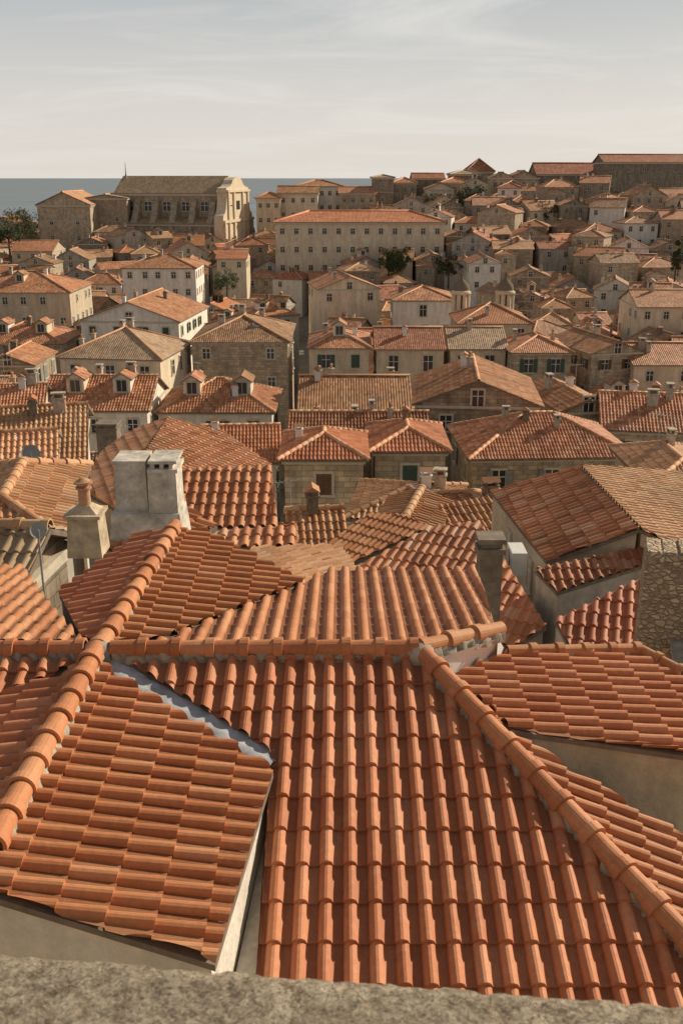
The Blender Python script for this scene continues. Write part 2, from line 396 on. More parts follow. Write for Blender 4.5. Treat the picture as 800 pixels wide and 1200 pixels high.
def wallmesh(a,b,h,rise,typ,axis,wall):
    mb=MB();mb.box(-a,a,-b,b,-4,h,0)
    if typ=='gable':
        hh=h+rise-.02
        if axis=='x': T=[[(-a,-b,h),(-a,b,h),(-a,0,hh)],[(a,b,h),(a,-b,h),(a,0,hh)]]
        else: T=[[(-a,-b,h),(a,-b,h),(0,-b,hh)],[(a,b,h),(-a,b,h),(0,b,hh)]]
        for t in T: mb.add(t,[(0,1,2)],None,0)
    mb.box(-a-.12,a+.12,-b-.12,b+.12,h-.28,h-.1,1)
    return mb.build('wall',[WM[wall],TRIM])
def roofmesh(a,b,h,pitch,typ,axis,roof,det,dist,oh=.3):
    half=b if axis=='x' else a
    H=(half+oh)*pitch;z0=h-oh*pitch+.06
    fs,rg=roof_faces(a+oh,b+oh,H,typ,axis)
    mb=MB()
    for P,d in fs:
        P=[(p[0],p[1],p[2]+z0) for p in P]
        if det and not (d[1]>.5 and pitch>.3 and dist>45):
            tile_sheet(mb,P,d,w=.18 if dist<60 else .22,segs=6 if det==2 else 4,mat=0,deck=1,jit=.006,amp=.055,bf=.66)
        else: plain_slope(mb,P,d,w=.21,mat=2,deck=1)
    for p,q in rg:
        caps(mb,(p[0],p[1],p[2]+z0+.03),(q[0],q[1],q[2]+z0+.03),r=.11,l=.4 if det else 1e3,n=8 if det==2 else 4,mat=3)
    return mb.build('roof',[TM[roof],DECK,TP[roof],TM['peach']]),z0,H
def house(X,Y,w,l,yaw,zg,h,typ='hip',axis=None,pitch=.42,wall='stone',roof='mid',floors=2,nch=1,dorm=0,shut=None,wstyle=None,sides=True,label=None,dist=None,annex=False):
    if typ=='hip' or axis is None: axis='x' if w>=l else 'y'
    oh=.3;a,b=w/2,l/2;half=b if axis=='x' else a
    rise=half*pitch;yr=math.radians(yaw)
    dist=Y if dist is None else dist
    fn='hipped' if typ=='hip' else 'gabled'
    shk=shut if shut is not None else random.choice(['green','green','brown','grey','none'])
    det=2 if dist<42 else (1 if dist<80 else 0)
    hs=shk!='none' and floors>0 and dist<130
    lab=label or ('%s house with %s %s roof%s%s'%(WW[wall],TW[roof],fn,' and dormers' if dorm and not hs else '',(', dormers and %s shutters'%shk if dorm else ' and %s shutters'%shk) if hs else ''))
    E=obj('tiled_house',None,None,(X,Y,zg),yr,lab,'house','tiled houses of the old town')
    E.empty_display_size=.5
    obj('wall',wallmesh(a,b,h,rise,typ,axis,wall),E)
    rm,z0,H=roofmesh(a,b,h,pitch,typ,axis,roof,det,dist,oh)
    R=obj('roof',rm,E)
    ra,rb=a+oh,b+oh
    if annex:
        # lower wing towards the street
        aw,al=a*random.uniform(.42,.6),b*random.uniform(.35,.5);sx=random.choice([-1,1])
        ox,oy=sx*(a-aw-.003),-b-al*.62;hh=h-random.uniform(.9,2.2);ax2='y' if random.random()<.6 else 'x';t2=random.choice(['gable','gable','hip'])
        if t2=='hip':ax2='x' if aw>=al else 'y'
        hf=al if ax2=='x' else aw
        obj('wall',wallmesh(aw,al,hh,hf*pitch,t2,ax2,wall),E,(ox,oy,0))
        obj('roof',roofmesh(aw,al,hh,pitch,t2,ax2,random.choice(['mid','new','red','old']),det,dist,.2)[0],E,(ox,oy,0))
        obj('window',WIN[1],E,(ox,oy-al,hh-1.8),0)
    def rz(x,y):
        if typ=='gable': return z0+H-(abs(y) if axis=='x' else abs(x))*pitch
        return z0+min((ra-abs(x)),(rb-abs(y)))*pitch
    for i in range(nch):
        x=random.uniform(-a*.75,a*.75);y=random.uniform(-b*.6,b*.7)
        if axis=='x' and random.random()<.5:y=random.choice([-.5,.6])
        o=obj('chimney',random.choice(CHI),R,(x,y,rz(x,y)),random.choice([0,math.pi/2]))
        s=.6 if dist<62 else .85;o.scale=(s,s,s)
    if 40<dist<170 and random.random()<.4:
        x=random.uniform(-a*.6,a*.6);o=obj('aerial',AER,R,(x,.2,rz(x,.2)),random.uniform(-1,1))
    if 62<dist<110 and random.random()<.3:
        o=obj('skylight',SKYL,R,(a*.3,-b*.5,rz(a*.3,-b*.5)),0);o.rotation_euler=(math.atan(pitch) if (axis=='x') else 0,0,0)
        if axis!='x': o.rotation_euler=(0,math.atan(pitch),0)
    for i in range(dorm):
        if axis=='x' or typ=='hip':
            x=(-a*.45+a*.9*(i/(max(1,dorm-1)))) if dorm>1 else 0
            y=-b*.55
        else: x=0;y=-b*.4
        obj('dormer',random.choice(DOR),R,(x,y,rz(x,y)-.1),0)
    if floors>0:
        ws=random.randrange(2) if wstyle is None else wstyle
        if dist>130 and wstyle is None: ws=3
        wv,wh=WDIM[ws]
        sl=[(0,w,0)]
        if sides: sl.append((1 if X<0 else -1,l,0))
        for s,width,_ in sl:
            n=max(1,int((width-.8)/2.3))
            for fl in range(floors):
                z=h-.75-wh-fl*2.9
                if z<.6: break
                for i in range(n):
                    if random.random()<(.12 if dist<130 else .3): continue
                    t=-width/2+width*(i+.5)/n+random.uniform(-.2,.2)*(dist>60)
                    if s==0: loc=(t,-b,z);r=0
                    elif s==1: loc=(a,t,z);r=math.pi/2
                    else: loc=(-a,t,z);r=-math.pi/2
                    W=obj('window',WIN[ws],E,loc,r)
                    if hs and random.random()<.85:
                        cl=1 if random.random()<.35 else 0
                        obj('shutter',SHM[(ws,shk,cl,-1)],W);obj('shutter',SHM[(ws,shk,cl,1)],W)
            if s==0 and floors>2: obj('door',DOOR,E,(random.uniform(-.2,.2)*w,-b,0),0)
    if typ=='gable' and axis=='y' and floors>0 and dist>20:
        obj('window',WIN[1],E,(0,-b,h-.1),0)
    RECTS.append((X,Y,w/2,l/2))
    NH[0]+=1
    return E,R
def tanel(py): return math.tan(math.atan((600-py)/F)-TH)
def H(x0,x1,pyr,Y,l=8,typ='hip',axis=None,pitch=.42,yaw=0,**k):
    pitch*=.85
    zt=Y*tanel(pyr);d=CO*Y-SI*zt
    X=((x0+x1)/2-400)/F*d
    w=(x1-x0)/F*(d-l*.35)-.5
    zg=ground(X,Y)
    if typ=='hip':ax='x' if w>=l else 'y'
    else: ax=axis or ('x' if w>=l else 'y')
    rise=(l/2 if ax=='x' else w/2)*pitch
    h=zt+EZ-zg-rise
    return house(X,Y,w,l,yaw,zg,h,typ,ax,pitch,**k)
def block(label,planes,wall='grey',depth=6,near=True,roof='new',name='tiled_house',tw=.175,tl=.31):
    allp=[]
    for pl in planes:
        a,gx,gy,pp=pl[:4]
        P=[onplane(x,y,a,gx,gy) for x,y in pp];allp.append((P,gx,gy,pl[4] if len(pl)>4 else None))
    c=np.mean([p for P,_,_,_ in allp for p in P],axis=0)
    base=Vector((c[0],c[1],min(p[2] for P,_,_,_ in allp for p in P)-depth))
    E=obj(name,None,None,base,0,label,'house','tiled houses of the old town')
    for P,gx,gy,mt in allp:
        P=[tuple(Vector(p)-base) for p in P]
        mb=MB()
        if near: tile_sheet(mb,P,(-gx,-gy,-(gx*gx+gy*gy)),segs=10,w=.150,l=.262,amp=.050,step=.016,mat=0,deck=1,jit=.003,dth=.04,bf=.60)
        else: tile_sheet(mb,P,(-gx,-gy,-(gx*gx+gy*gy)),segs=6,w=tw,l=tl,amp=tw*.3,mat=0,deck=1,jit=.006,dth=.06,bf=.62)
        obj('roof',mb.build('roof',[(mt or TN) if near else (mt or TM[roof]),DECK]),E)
        if wall:
            mb=MB();k=len(P);cc=np.mean(P,axis=0)
            Q=[tuple(Vector(p)+(Vector(cc)-Vector(p))*.03+Vector((0,0,-.05))) for p in P]
            for i in range(k):
                j=(i+1)%k
                mb.add([Q[i],(Q[i][0],Q[i][1],-2),(Q[j][0],Q[j][1],-2),Q[j]],[(0,1,2,3)])
            obj('wall',mb.build('wall',[WM[wall]]),E)
    RECTS.append((c[0],c[1],2,2))
    return E,base
# ================= FOREGROUND ROOFS (ridge level 3.55 m below the eye)
ZR=EZ-3.55
N0=(-1.9,7.04,ZR);J0=(.60,7.04,ZR)
pA=(N0,0,.30);pB=(N0,-.20,0);pC=(N0,0,-.16);pE=((.6,7.04,ZR),-.42,.05);pF=((1.18,6.33,EZ-3.83),-.13,0.0);pBL=(N0,.22,0)
E1,b1=block('large clay tiled hip roof with ridge caps below the parapet',[
  (*pA,[(152,779),(490,772),(860,1172),(820,1215),(297,1175),(320,884)]),
  (*pC,[(150,768),(490,772),(583,744),(557,671),(387,671),(188,756)]),
  (*pE,[(492,774),(592,860),(960,1085),(1000,1250),(860,1172)])],wall='grey',depth=7)
E2,b2=block('clay tiled cross wing roof with pale side wall',[
  (*pB,[(118,782),(134,792),(320,906),(252,1132),(-140,1012),(-10,1003)]),
  (*pBL,[(113,780),(-10,1003),(-140,1012),(-330,930),(-40,832)]),
  (*pA,[(-200,775),(104,777),(30,806),(-60,835),(-200,850)])],wall='white',depth=7)
E3,b3=block('clay tiled roofs meeting at a mortared ridge',[
  (*pB,[(132,757),(206,621),(240,624),(357,684),(190,752)]),
  (N0,.30,0,[(204,622),(130,757),(98,752),(70,697),(118,662),(160,630)]),
  (*pC,[(-160,757),(98,757),(62,715),(28,668),(-100,662)])],wall='grey',depth=7)
E4,b4=block('low clay tiled roof with rounded verge above grey wall',[
  (*pF,[(528,795),(592,768),(748,766),(800,795),(930,830),(930,905),(598,857)])],wall='cream',depth=6)
def V3(px,py,pl): return Vector(onplane(px,py,*pl))
def capobj(E,base,lines,r=.10,mort=True,name='ridge_capping'):
    mb=MB();mm=MB()
    for i,(p,q) in enumerate(lines):
        p=Vector(p)-base;q=Vector(q)-base
        caps(mb,p+Vector((0,0,.03)),q+Vector((0,0,.03)),r=r,l=.28,n=12,uo=i*7)
        if mort: mortar(mm,p,q,w=r*1.12,h=.045)
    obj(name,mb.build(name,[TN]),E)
    if mort: obj('mortar_bed',mm.build('mortar_bed',[MORT]),E)
up=Vector((0,0,.025))
hipend=V3(860,1172,pA)
capobj(E1,b1,[(Vector(N0)+up+Vector((.12,0,0)),Vector(J0)+up),(Vector(J0)+up,hipend+up)],r=.080)
capobj(E1,b1,[(V3(585,744,pC)+up,Vector(J0)+up*1.4)],r=.07)
capobj(E2,b2,[(Vector(N0)+up*1.6,V3(-10,1003,pB)+up)],r=.080)
capobj(E2,b2,[(Vector((-5,7.04,ZR))+up,Vector(N0)+up+Vector((-.1,0,0)))],r=.076)
capobj(E3,b3,[(V3(206,621,pB)+up,Vector(N0)+up)],r=.076)
capobj(E4,b4,[(V3(595,768,pF)+up*.6,V3(748,766,pF)+up*.6),(V3(748,766,pF)+up*.6,V3(800,795,pF)+up*.6)],r=.055)
for c in(Vector(N0),Vector(J0)):
    q=c-b1;mb=MB()
    mb.lathe((q.x,q.y,q.z+.02),[(.14,-.08),(.12,.04),(.095,.08),(.05,.105),(0.001,.11)],14)
    obj('mortar_joint',mb.build('mortar_joint',[MORT]),E1)
# membrane laid in the valley, slightly rumpled
mb=MB()
va,vb=V3(126,779,pA),V3(326,892,pA);D=(vb-va);L=D.length;dd=D/L;sd_=dd.cross(Vector((0,0,1))).normalized();k=50;V=[]
for i in range(k):
    wob=.018*math.sin(i*.7)+.01*math.sin(i*1.9)
    for j,o in enumerate((-.12,-.06,-.02,.02,.06,.12)):
        q=va+dd*(L*i/(k-1))+sd_*(o+wob*.6)+Vector((0,0,(.026 if abs(o)<.1 else .0)+random.uniform(-.003,.003)-(.012 if abs(o)<.03 else 0)))
        V.append(tuple(q-b2))
mb.add(V,[(i*6+j,i*6+j+1,(i+1)*6+j+1,(i+1)*6+j) for i in range(k-1) for j in range(5)],None,0,True)
obj('valley_flashing',mb.build('valley_flashing',[MEMB]),E2)
mb=MB()
def strip(mb,pts,plane,dz,base,mat=0):
    P=[Vector(onplane(x,y,*plane))-base+Vector((0,0,dz)) for x,y in pts]
    mb.poly([tuple(p) for p in P],None,mat)
strip(mb,[(100,776),(110,785),(0,860),(-40,832),(20,800)],pA,-.02,b2)
obj('side_flashing',mb.build('side_flashing',[MEMB]),E2)
mb=MB()
p=[V3(494,778,pC),V3(583,748,pC),V3(592,765,pF)+Vector((0,0,.02)),V3(520,797,pF)+Vector((0,0,.02))]
mb.add([tuple(q-b4) for q in p],[(0,1,2,3)])
mb.add([tuple(p[1]-b4),tuple(p[2]-b4),tuple(p[2]-b4-Vector((0,0,.5))),tuple(p[1]-b4-Vector((0,0,.5)))],[(0,1,2,3)])
obj('white_flashing',mb.build('white_flashing',[WHITE]),E4)
mb=MB();g0=V3(322,906,pB);g1=V3(252,1132,pB)
f0,f1,dz=-.04,.17,-.66
mb.add([(g0.x-b2.x+f0,g0.y-b2.y,g0.z-b2.z+dz+.35),(g0.x-b2.x+f1,g0.y-b2.y,g0.z-b2.z+dz+.35),(g1.x-b2.x+f1,g1.y-b2.y-.3,g1.z-b2.z+dz),(g1.x-b2.x+f0,g1.y-b2.y-.3,g1.z-b2.z+dz)],[(0,1,2,3)])
obj('gutter',mb.build('gutter',[CONC]),E2)
# ================= PARAPET
def parapet_mat():
    m,nt,p=newmat('parapet_stone');tc=N(nt,'ShaderNodeTexCoord').outputs['Object']
    a=noise(nt,tc,34,9,.82);c=noise(nt,tc,5,5)
    v=N(nt,'ShaderNodeTexVoronoi',feature='F1');v.inputs['Scale'].default_value=260;link(nt,tc,v.inputs['Vector'])
    vg=N(nt,'ShaderNodeSeparateColor');link(nt,v.outputs['Color'],vg.inputs[0])
    co=ramp(nt,a,[(.38,(.26,.19,.13)),(.5,(.56,.45,.33)),(.62,(.76,.65,.50))]);co=mul(nt,co,ramp(nt,c,[(.3,.72),(.7,1.1)]))
    co=mul(nt,co,ramp(nt,vg.outputs[0],[(0,.5),(.3,.85),(.7,1.05),(1,1.3)]))
    link(nt,co,p.inputs['Base Color']);p.inputs['Roughness'].default_value=.95
    bp=N(nt,'ShaderNodeBump');bp.inputs['Distance'].default_value=.014;link(nt,math_(nt,'ADD',a,math_(nt,'MULTIPLY',vg.outputs[0],.25)),bp.inputs['Height']);link(nt,bp.outputs[0],p.inputs['Normal'])
    return m
PARM=parapet_mat()
mb=MB();nx=620
X=np.linspace(-5,5,nx);V=[]
prof=[(.0,-6),(.0,-.3),(.0,-.06),(.004,-.012),(.014,-.003),(.03,0),(.05,0),(.07,0),(.09,0),(.12,0),(.16,0),(.22,0),(.34,0),(.52,-.01),(.55,-.05),(.55,-6)]
for x in X:
    ye=.954-.10*x
    for (dy,dz) in prof:
        j=0.0035 if dz>-.3 else 0
        V.append((x,ye-dy+random.uniform(-j,j)*.7,dz+random.uniform(-j,j)*.8))
m=len(prof)
mb.add(V,[(i*m+j,i*m+j+1,(i+1)*m+j+1,(i+1)*m+j) for i in range(nx-1) for j in range(m-1)],None,0,True)
obj('parapet_wall',mb.build('parapet_wall',[PARM]),None,(0,0,EZ-.9),0,'rough weathered stone parapet coping of the city wall','wall')
# ================= NEAR CHIMNEYS
def chimney_obj(label,px0,px1,pyt,Y,h,mt,kind,name='chimney_stack',dd=None):
    p0=at(px0,pyt,Y);p1=at(px1,pyt,Y);w=p1.x-p0.x;cx=(p0.x+p1.x)/2;zt=p0.z;d=dd or w
    E=obj(name,None,None,(cx,Y+d/2,zt-h),0,label,'chimney')
    mb=MB()
    if kind=='block':
        mb.box(-w/2,w*.02,-d/2,d/2,0,h-.07,0,taper=.02);mb.box(-w/2+.0,w*.0,-d/2,d/2,h-.07,h-.03,0)
        mb.box(w*.022,w/2,-d/2-.1,d/2-.1,0,h-.16,0,taper=.02);mb.box(w*.05,w/2+.01,-d/2-.12,d/2-.1,h-.16,h-.11,0)
        for i in range(3):
            mb.box(w*.1+i*.12,w*.1+i*.12+.05,-d/2-.08,d/2-.15,h-.11,h-.04,0)
        mb.box(w*.07,w/2,-d/2-.11,d/2-.08,h-.04,h,0)
        mb.box(-w/2-.12,w/2+.10,-d/2-.22,d/2,0,h*.55,0,taper=.09)
        obj('chimney_body',mb.build('chimney_body',[mt]),E)
    elif kind=='pipe':
        mb.box(-w/2,w/2,-d/2,d/2,0,h*.52,0,taper=.03);mb.box(-w/2-.01,w/2+.01,-d/2-.01,d/2+.01,h*.52,h*.52+.04,0)
        mb.box(-w/2+.04,w/2-.04,-d/2+.04,d/2-.04,h*.52+.04,h*.52+.13,0,taper=.1)
        obj('chimney_body',mb.build('chimney_body',[mt]),E)
        m2=MB();m2.tube((0,0,h*.6),(0,0,h*.86),.075,.07,14);m2.tube((0,0,h*.86),(0,0,h*.885),.095,.095,14);m2.tube((0,0,h*.885),(0,0,h*.93),.06,.06,12);m2.tube((0,0,h*.93),(0,0,h*.96),.11,.11,14);m2.tube((0,0,h*.96),(0,0,h),.09,.03,14)
        obj('flue_pipe',m2.build('flue_pipe',[TM['old']]),E)
    else:
        mb.box(-w/2,w/2,-d/2,d/2,0,h-.2,0);mb.box(-w/2-.03,w/2+.03,-d/2-.03,d/2+.03,h-.2,h-.13,0)
        mb.box(-w/2+.01,w/2-.01,-d/2+.01,d/2-.01,h-.13,h-.06,0);mb.box(-w/2-.03,w/2+.03,-d/2-.03,d/2+.03,h-.06,h,0)
        obj('chimney_body',mb.build('chimney_body',[mt]),E)
    return E
chimney_obj('large pale rendered twin chimney block on tiled roof',131,208,538,12.6,1.6,CONC,'block',dd=.55)
chimney_obj('beige stone chimney base with round clay flue pipe',71,113,566,11.2,.95,CHT,'pipe')
chimney_obj('slender sooty rendered chimney beside tiled roof',563,590,632,11.5,1.8,CHD,'plain')
chimney_obj('dark square chimney above tiled roof',112,136,497,30,2.2,CHD,'plain')
# ================= ROOFS JUST BEHIND
def PL(px,py,Y,gx,gy): return (tuple(at(px,py,Y)),gx,gy)
q=PL(268,549,17,0,.36)
block('small lean-to roof with large barrel tiles',[(*q,[(206,552),(318,547),(326,618),(250,620),(212,590)])],wall='cream',near=False,roof='new',depth=6)
q=PL(290,622,14.6,0,.22)
block('short strip of barrel tiled roof behind chimney',[(*q,[(205,626),(345,616),(352,641),(275,643),(225,640)])],wall='grey',near=False,roof='mid',depth=5)
q=PL(180,600,13.6,-.25,.1)
block('small clay tiled roof beside rendered chimney',[(*q,[(120,640),(150,628),(205,588),(255,618),(215,632),(150,660)])],wall='grey',near=False,roof='mid',depth=5)
q=PL(360,640,14.0,-.08,-.06)
block('pale low pitched clay tile roof patch',[(*q,[(282,652),(300,643),(398,640),(422,674),(340,700),(300,680)])],wall='grey',near=False,roof='peach',depth=5,tw=.13,tl=.26)
# broad pale orange roof behind the twin chimney
rp=tuple(at(197,490,27));rq=(rp,-.22,.10);rl=(rp,.30,.10)
block('broad pale orange low pitched roof behind twin chimney',[(*rq,[(197,490),(262,507),(318,545),(319,560),(215,585),(140,600),(150,560)]),(*rl,[(197,490),(150,560),(140,600),(96,575),(120,530),(150,508)])],wall='cream',near=False,roof='peach',depth=9,tw=.15,tl=.30)
ra=(at(748,620,17));qL=(tuple(ra),.48,0);qR=(tuple(ra),-.30,0)
ER,bR=block('pale plastered house with gabled clay tile roof in two tones',[(*qL,[(680,547),(749,621),(640,659),(575,577)]),(*qR,[(680,547),(749,621),(900,690),(900,560)],TM['peach'])],wall='cream',near=False,roof='mid',depth=7)
wl=V3(640,659,qL);wf=V3(575,577,qL)
for t,dz in((.25,-1.0),(.62,-1.0)):
    s=wl.lerp(wf,t);o=obj('window',WIN[1],ER,(s.x+.035-bR.x,s.y-bR.y,s.z+dz-bR.z),-math.pi/2);o.scale=(.55,.55,.6)
gl=V3(640,659,qL);gr=V3(749,621,qL)
for t in(.45,.8):
    s=gl.lerp(gr,t);ang=math.atan2(gr.y-gl.y,gr.x-gl.x);o=obj('window',WIN[1],ER,(s.x-bR.x,s.y+.05-bR.y,gl.z-.32-bR.z),ang);o.scale=(.45,.6,.32)
q=PL(690,660,16.6,0,.30)
block('lean-to roof with red barrel tiles below rendered wall',[(*q,[(626,668),(754,642),(757,662),(652,695)])],wall='grey',near=False,roof='red',depth=6)
q=PL(705,700,14.6,.1,.35)
block('low dark red tiled roof between rendered walls',[(*q,[(650,728),(755,676),(758,705),(745,768),(672,768)])],wall='grey',near=False,roof='red',depth=6)
q=PL(500,640,18.0,.18,.34)
block('broad dark orange tiled roof',[(*q,[(414,668),(505,618),(562,612),(640,735),(600,760),(470,720)])],wall='grey',near=False,roof='mid',depth=7)
q=PL(560,590,25,-.1,.36)
block('reddish clay tiled roof slope',[(*q,[(510,594),(572,582),(622,640),(585,668),(520,622)])],wall='grey',near=False,roof='mid',depth=8)
q=PL(460,600,22,.22,.25)
block('narrow clay tiled roof beside a lane',[(*q,[(380,642),(432,602),(470,604),(505,618),(414,660)])],wall='grey',near=False,roof='new',depth=7,tw=.15)
def rubble():
    m,nt,p=newmat('rubble_stone');tc=N(nt,'ShaderNodeTexCoord').outputs['Object']
    nz=N(nt,'ShaderNodeTexNoise');nz.inputs['Scale'].default_value=5;link(nt,tc,nz.inputs['Vector'])
    va=N(nt,'ShaderNodeVectorMath',operation='MULTIPLY_ADD');link(nt,nz.outputs['Color'],va.inputs[0]);va.inputs[1].default_value=(.12,.12,.12);link(nt,tc,va.inputs[2])
    mp=N(nt,'ShaderNodeMapping');mp.inputs['Scale'].default_value=(1,1,1.7);link(nt,va.outputs[0],mp.inputs[0])
    v=N(nt,'ShaderNodeTexVoronoi',feature='F1');v.inputs['Scale'].default_value=11;link(nt,mp.outputs[0],v.inputs['Vector'])
    e=N(nt,'ShaderNodeTexVoronoi',feature='DISTANCE_TO_EDGE');e.inputs['Scale'].default_value=11;link(nt,mp.outputs[0],e.inputs['Vector'])
    c=ramp(nt,v.outputs['Color'],[(0,(.32,.20,.12)),(.5,(.54,.38,.25)),(1,(.78,.61,.44))])
    c=mul(nt,c,ramp(nt,noise(nt,tc,30,5,.7),[(.3,.7),(.7,1.1)]))
    c=mul(nt,(.40,.31,.22),c,ramp(nt,e.outputs[0],[(.03,0.0),(.16,1.0)]),'MIX')
    link(nt,c,p.inputs['Base Color']);p.inputs['Roughness'].default_value=.9
    b=N(nt,'ShaderNodeBump');b.inputs['Distance'].default_value=.02;link(nt,ramp(nt,e.outputs[0],[(0,0.0),(.15,1.0)]),b.inputs['Height']);link(nt,b.outputs[0],p.inputs['Normal'])
    return m
RUB=rubble()
w0=at(757,648,11.2)
mb=MB();mb.box(0,3,0,.55,-7,0,0)
for i in range(16):
    x=i*.19;mb.box(x,x+.17,.01,.54,0,random.uniform(.015,.06),0,taper=.015)
mb.box(.42,3,-1.6,-.002,-7,-1.15,2);mb.box(.38,3.03,-1.64,-.003,-1.15,-1.08,1)
obj('rubble_wall',mb.build('rubble_wall',[RUB,MORT,WM['grey']]),None,(w0.x,w0.y,w0.z),math.radians(-14),'tall brown rubble stone wall with rough uneven top','wall')
# ================= MID HOUSES BY HAND
H(-90,108,480,38,l=9,typ='gable',axis='x',pitch=.36,wall='white',roof='peach',floors=1,nch=2,yaw=12)
H(-120,70,512,30,l=6,typ='gable',axis='x',pitch=.34,wall='cream',roof='peach',floors=1,nch=0,yaw=14)
H(-60,92,566,19.5,l=4.5,typ='hip',pitch=.42,wall='grey',roof='peach',floors=0,nch=0,yaw=8)
H(-70,62,622,13.5,l=2.4,typ='gable',axis='x',pitch=.5,wall='dark',roof='tan',floors=0,nch=0,yaw=-6)
H(328,432,506,46,l=4.6,typ='hip',pitch=.42,wall='stone',roof='new',floors=2,nch=1,wstyle=1,shut='brown')
H(430,524,498,48,l=5,typ='hip',pitch=.42,wall='stone',roof='new',floors=2,nch=1,wstyle=1,shut='green')
H(336,505,484,54,l=6,typ='gable',axis='x',pitch=.42,wall='stone',roof='red',floors=1,nch=3)
H(532,730,485,56,l=7.2,typ='hip',pitch=.5,wall='stone',roof='mid',floors=2,nch=3,shut='grey',yaw=3,wstyle=1)
H(412,546,572,32,l=3.6,typ='hip',pitch=.33,wall='cream',roof='peach',floors=1,nch=2,yaw=-8)
H(335,402,600,25,l=2.6,typ='gable',axis='x',pitch=.38,wall='grey',roof='mid',floors=1,nch=1,yaw=5)
H(440,520,600,24,l=3,typ='gable',axis='y',pitch=.4,wall='cream',roof='mid',floors=0,nch=0,yaw=-14)
H(518,608,590,28,l=3.4,typ='hip',pitch=.36,wall='grey',roof='red',floors=1,nch=1,yaw=8)
H(735,840,530,42,l=6,typ='hip',pitch=.42,wall='stone',roof='peach',floors=1,nch=1)
H(760,900,560,34,l=6,typ='gable',axis='x',pitch=.4,wall='stone',roof='mid',floors=1,nch=1,yaw=-8)
H(235,330,500,50,l=6,typ='gable',axis='x',pitch=.4,wall='white',roof='new',floors=2,nch=1,yaw=4,shut='green',wstyle=1)
H(188,328,444,78,l=8,typ='hip',pitch=.5,wall='white',roof='mid',floors=2,nch=3,dorm=2,shut='brown')
H(58,188,441,76,l=8,typ='gable',axis='x',pitch=.5,wall='white',roof='mid',floors=2,nch=3,dorm=2,shut='none')
H(348,482,441,80,l=8,typ='gable',axis='x',pitch=.5,wall='white',roof='mid',floors=2,nch=4,shut='grey')
H(482,632,431,66,l=9,typ='gable',axis='y',pitch=.46,wall='stone',roof='mid',floors=1,nch=2,yaw=-5,shut='none')
H(630,700,455,70,l=8,typ='gable',axis='y',pitch=.45,wall='stone',roof='mid',floors=1,nch=2,yaw=8)
H(700,830,462,66,l=8,typ='gable',axis='x',pitch=.45,wall='stone',roof='mid',floors=1,nch=4,yaw=-10)
H(-60,56,452,70,l=8,typ='gable',axis='x',pitch=.45,wall='cream',roof='mid',floors=1,nch=3,yaw=10)
H(84,212,384,98,l=10,typ='hip',pitch=.5,wall='cream',roof='tan',floors=2,nch=4,yaw=-8,shut='none')
H(110,232,346,122,l=14,typ='gable',axis='y',pitch=.42,wall='white',roof='mid',floors=2,nch=3,yaw=-6)
H(228,345,369,106,l=12,typ='hip',pitch=.45,wall='stone',roof='old',floors=2,nch=3,shut='none')
H(360,435,386,106,l=9,typ='hip',pitch=.45,wall='cream',roof='mid',floors=2,nch=2,dorm=1)
H(436,520,384,106,l=8,typ='gable',axis='x',pitch=.45,wall='cream',roof='red',floors=3,nch=1,wstyle=2,shut='none')
H(520,590,384,107,l=8,typ='gable',axis='x',pitch=.45,wall='cream',roof='tan',floors=3,nch=1,wstyle=2,shut='none')
H(590,664,392,104,l=8,typ='hip',pitch=.45,wall='stone',roof='mid',floors=2,nch=2,shut='green')
H(662,732,392,108,l=10,typ='gable',axis='y',pitch=.45,wall='stone',roof='mid',floors=2,nch=2,yaw=14)
H(728,815,402,106,l=8,typ='gable',axis='x',pitch=.45,wall='cream',roof='mid',floors=2,nch=3,shut='none')
H(-35,97,318,152,l=13,typ='hip',pitch=.42,wall='cream',roof='mid',floors=3,nch=4,dorm=1,wstyle=1,shut='green')
H(-20,86,378,118,l=9,typ='hip',pitch=.45,wall='stone',roof='mid',floors=1,nch=3,dorm=2)
H(-10,55,408,104,l=8,typ='gable',axis='y',pitch=.45,wall='stone',roof='mid',floors=1,nch=2)
H(147,236,298,182,l=11,typ='hip',pitch=.4,wall='white',roof='mid',floors=3,nch=3,wstyle=1,shut='green')
H(457,532,335,152,l=10,typ='hip',pitch=.4,wall='white',roof='mid',floors=2,nch=1,wstyle=2,shut='brown')
H(530,620,355,130,l=9,typ='hip',pitch=.5,wall='cream',roof='new',floors=1,nch=1)
H(364,440,320,160,l=11,typ='gable',axis='y',pitch=.45,wall='cream',roof='mid',floors=1,nch=2,yaw=10)
H(735,805,340,150,l=10,typ='gable',axis='x',pitch=.42,wall='cream',roof='mid',floors=3,nch=2,wstyle=1,shut='green')
H(545,585,298,205,l=9,typ='gable',axis='y',pitch=.5,wall='white',roof='mid',floors=2,nch=1)
H(20,70,282,255,l=12,typ='gable',axis='x',pitch=.4,wall='cream',roof='mid',floors=2,nch=1)
H(255,292,292,215,l=9,typ='gable',axis='x',pitch=.4,wall='cream',roof='new',floors=1,nch=1)
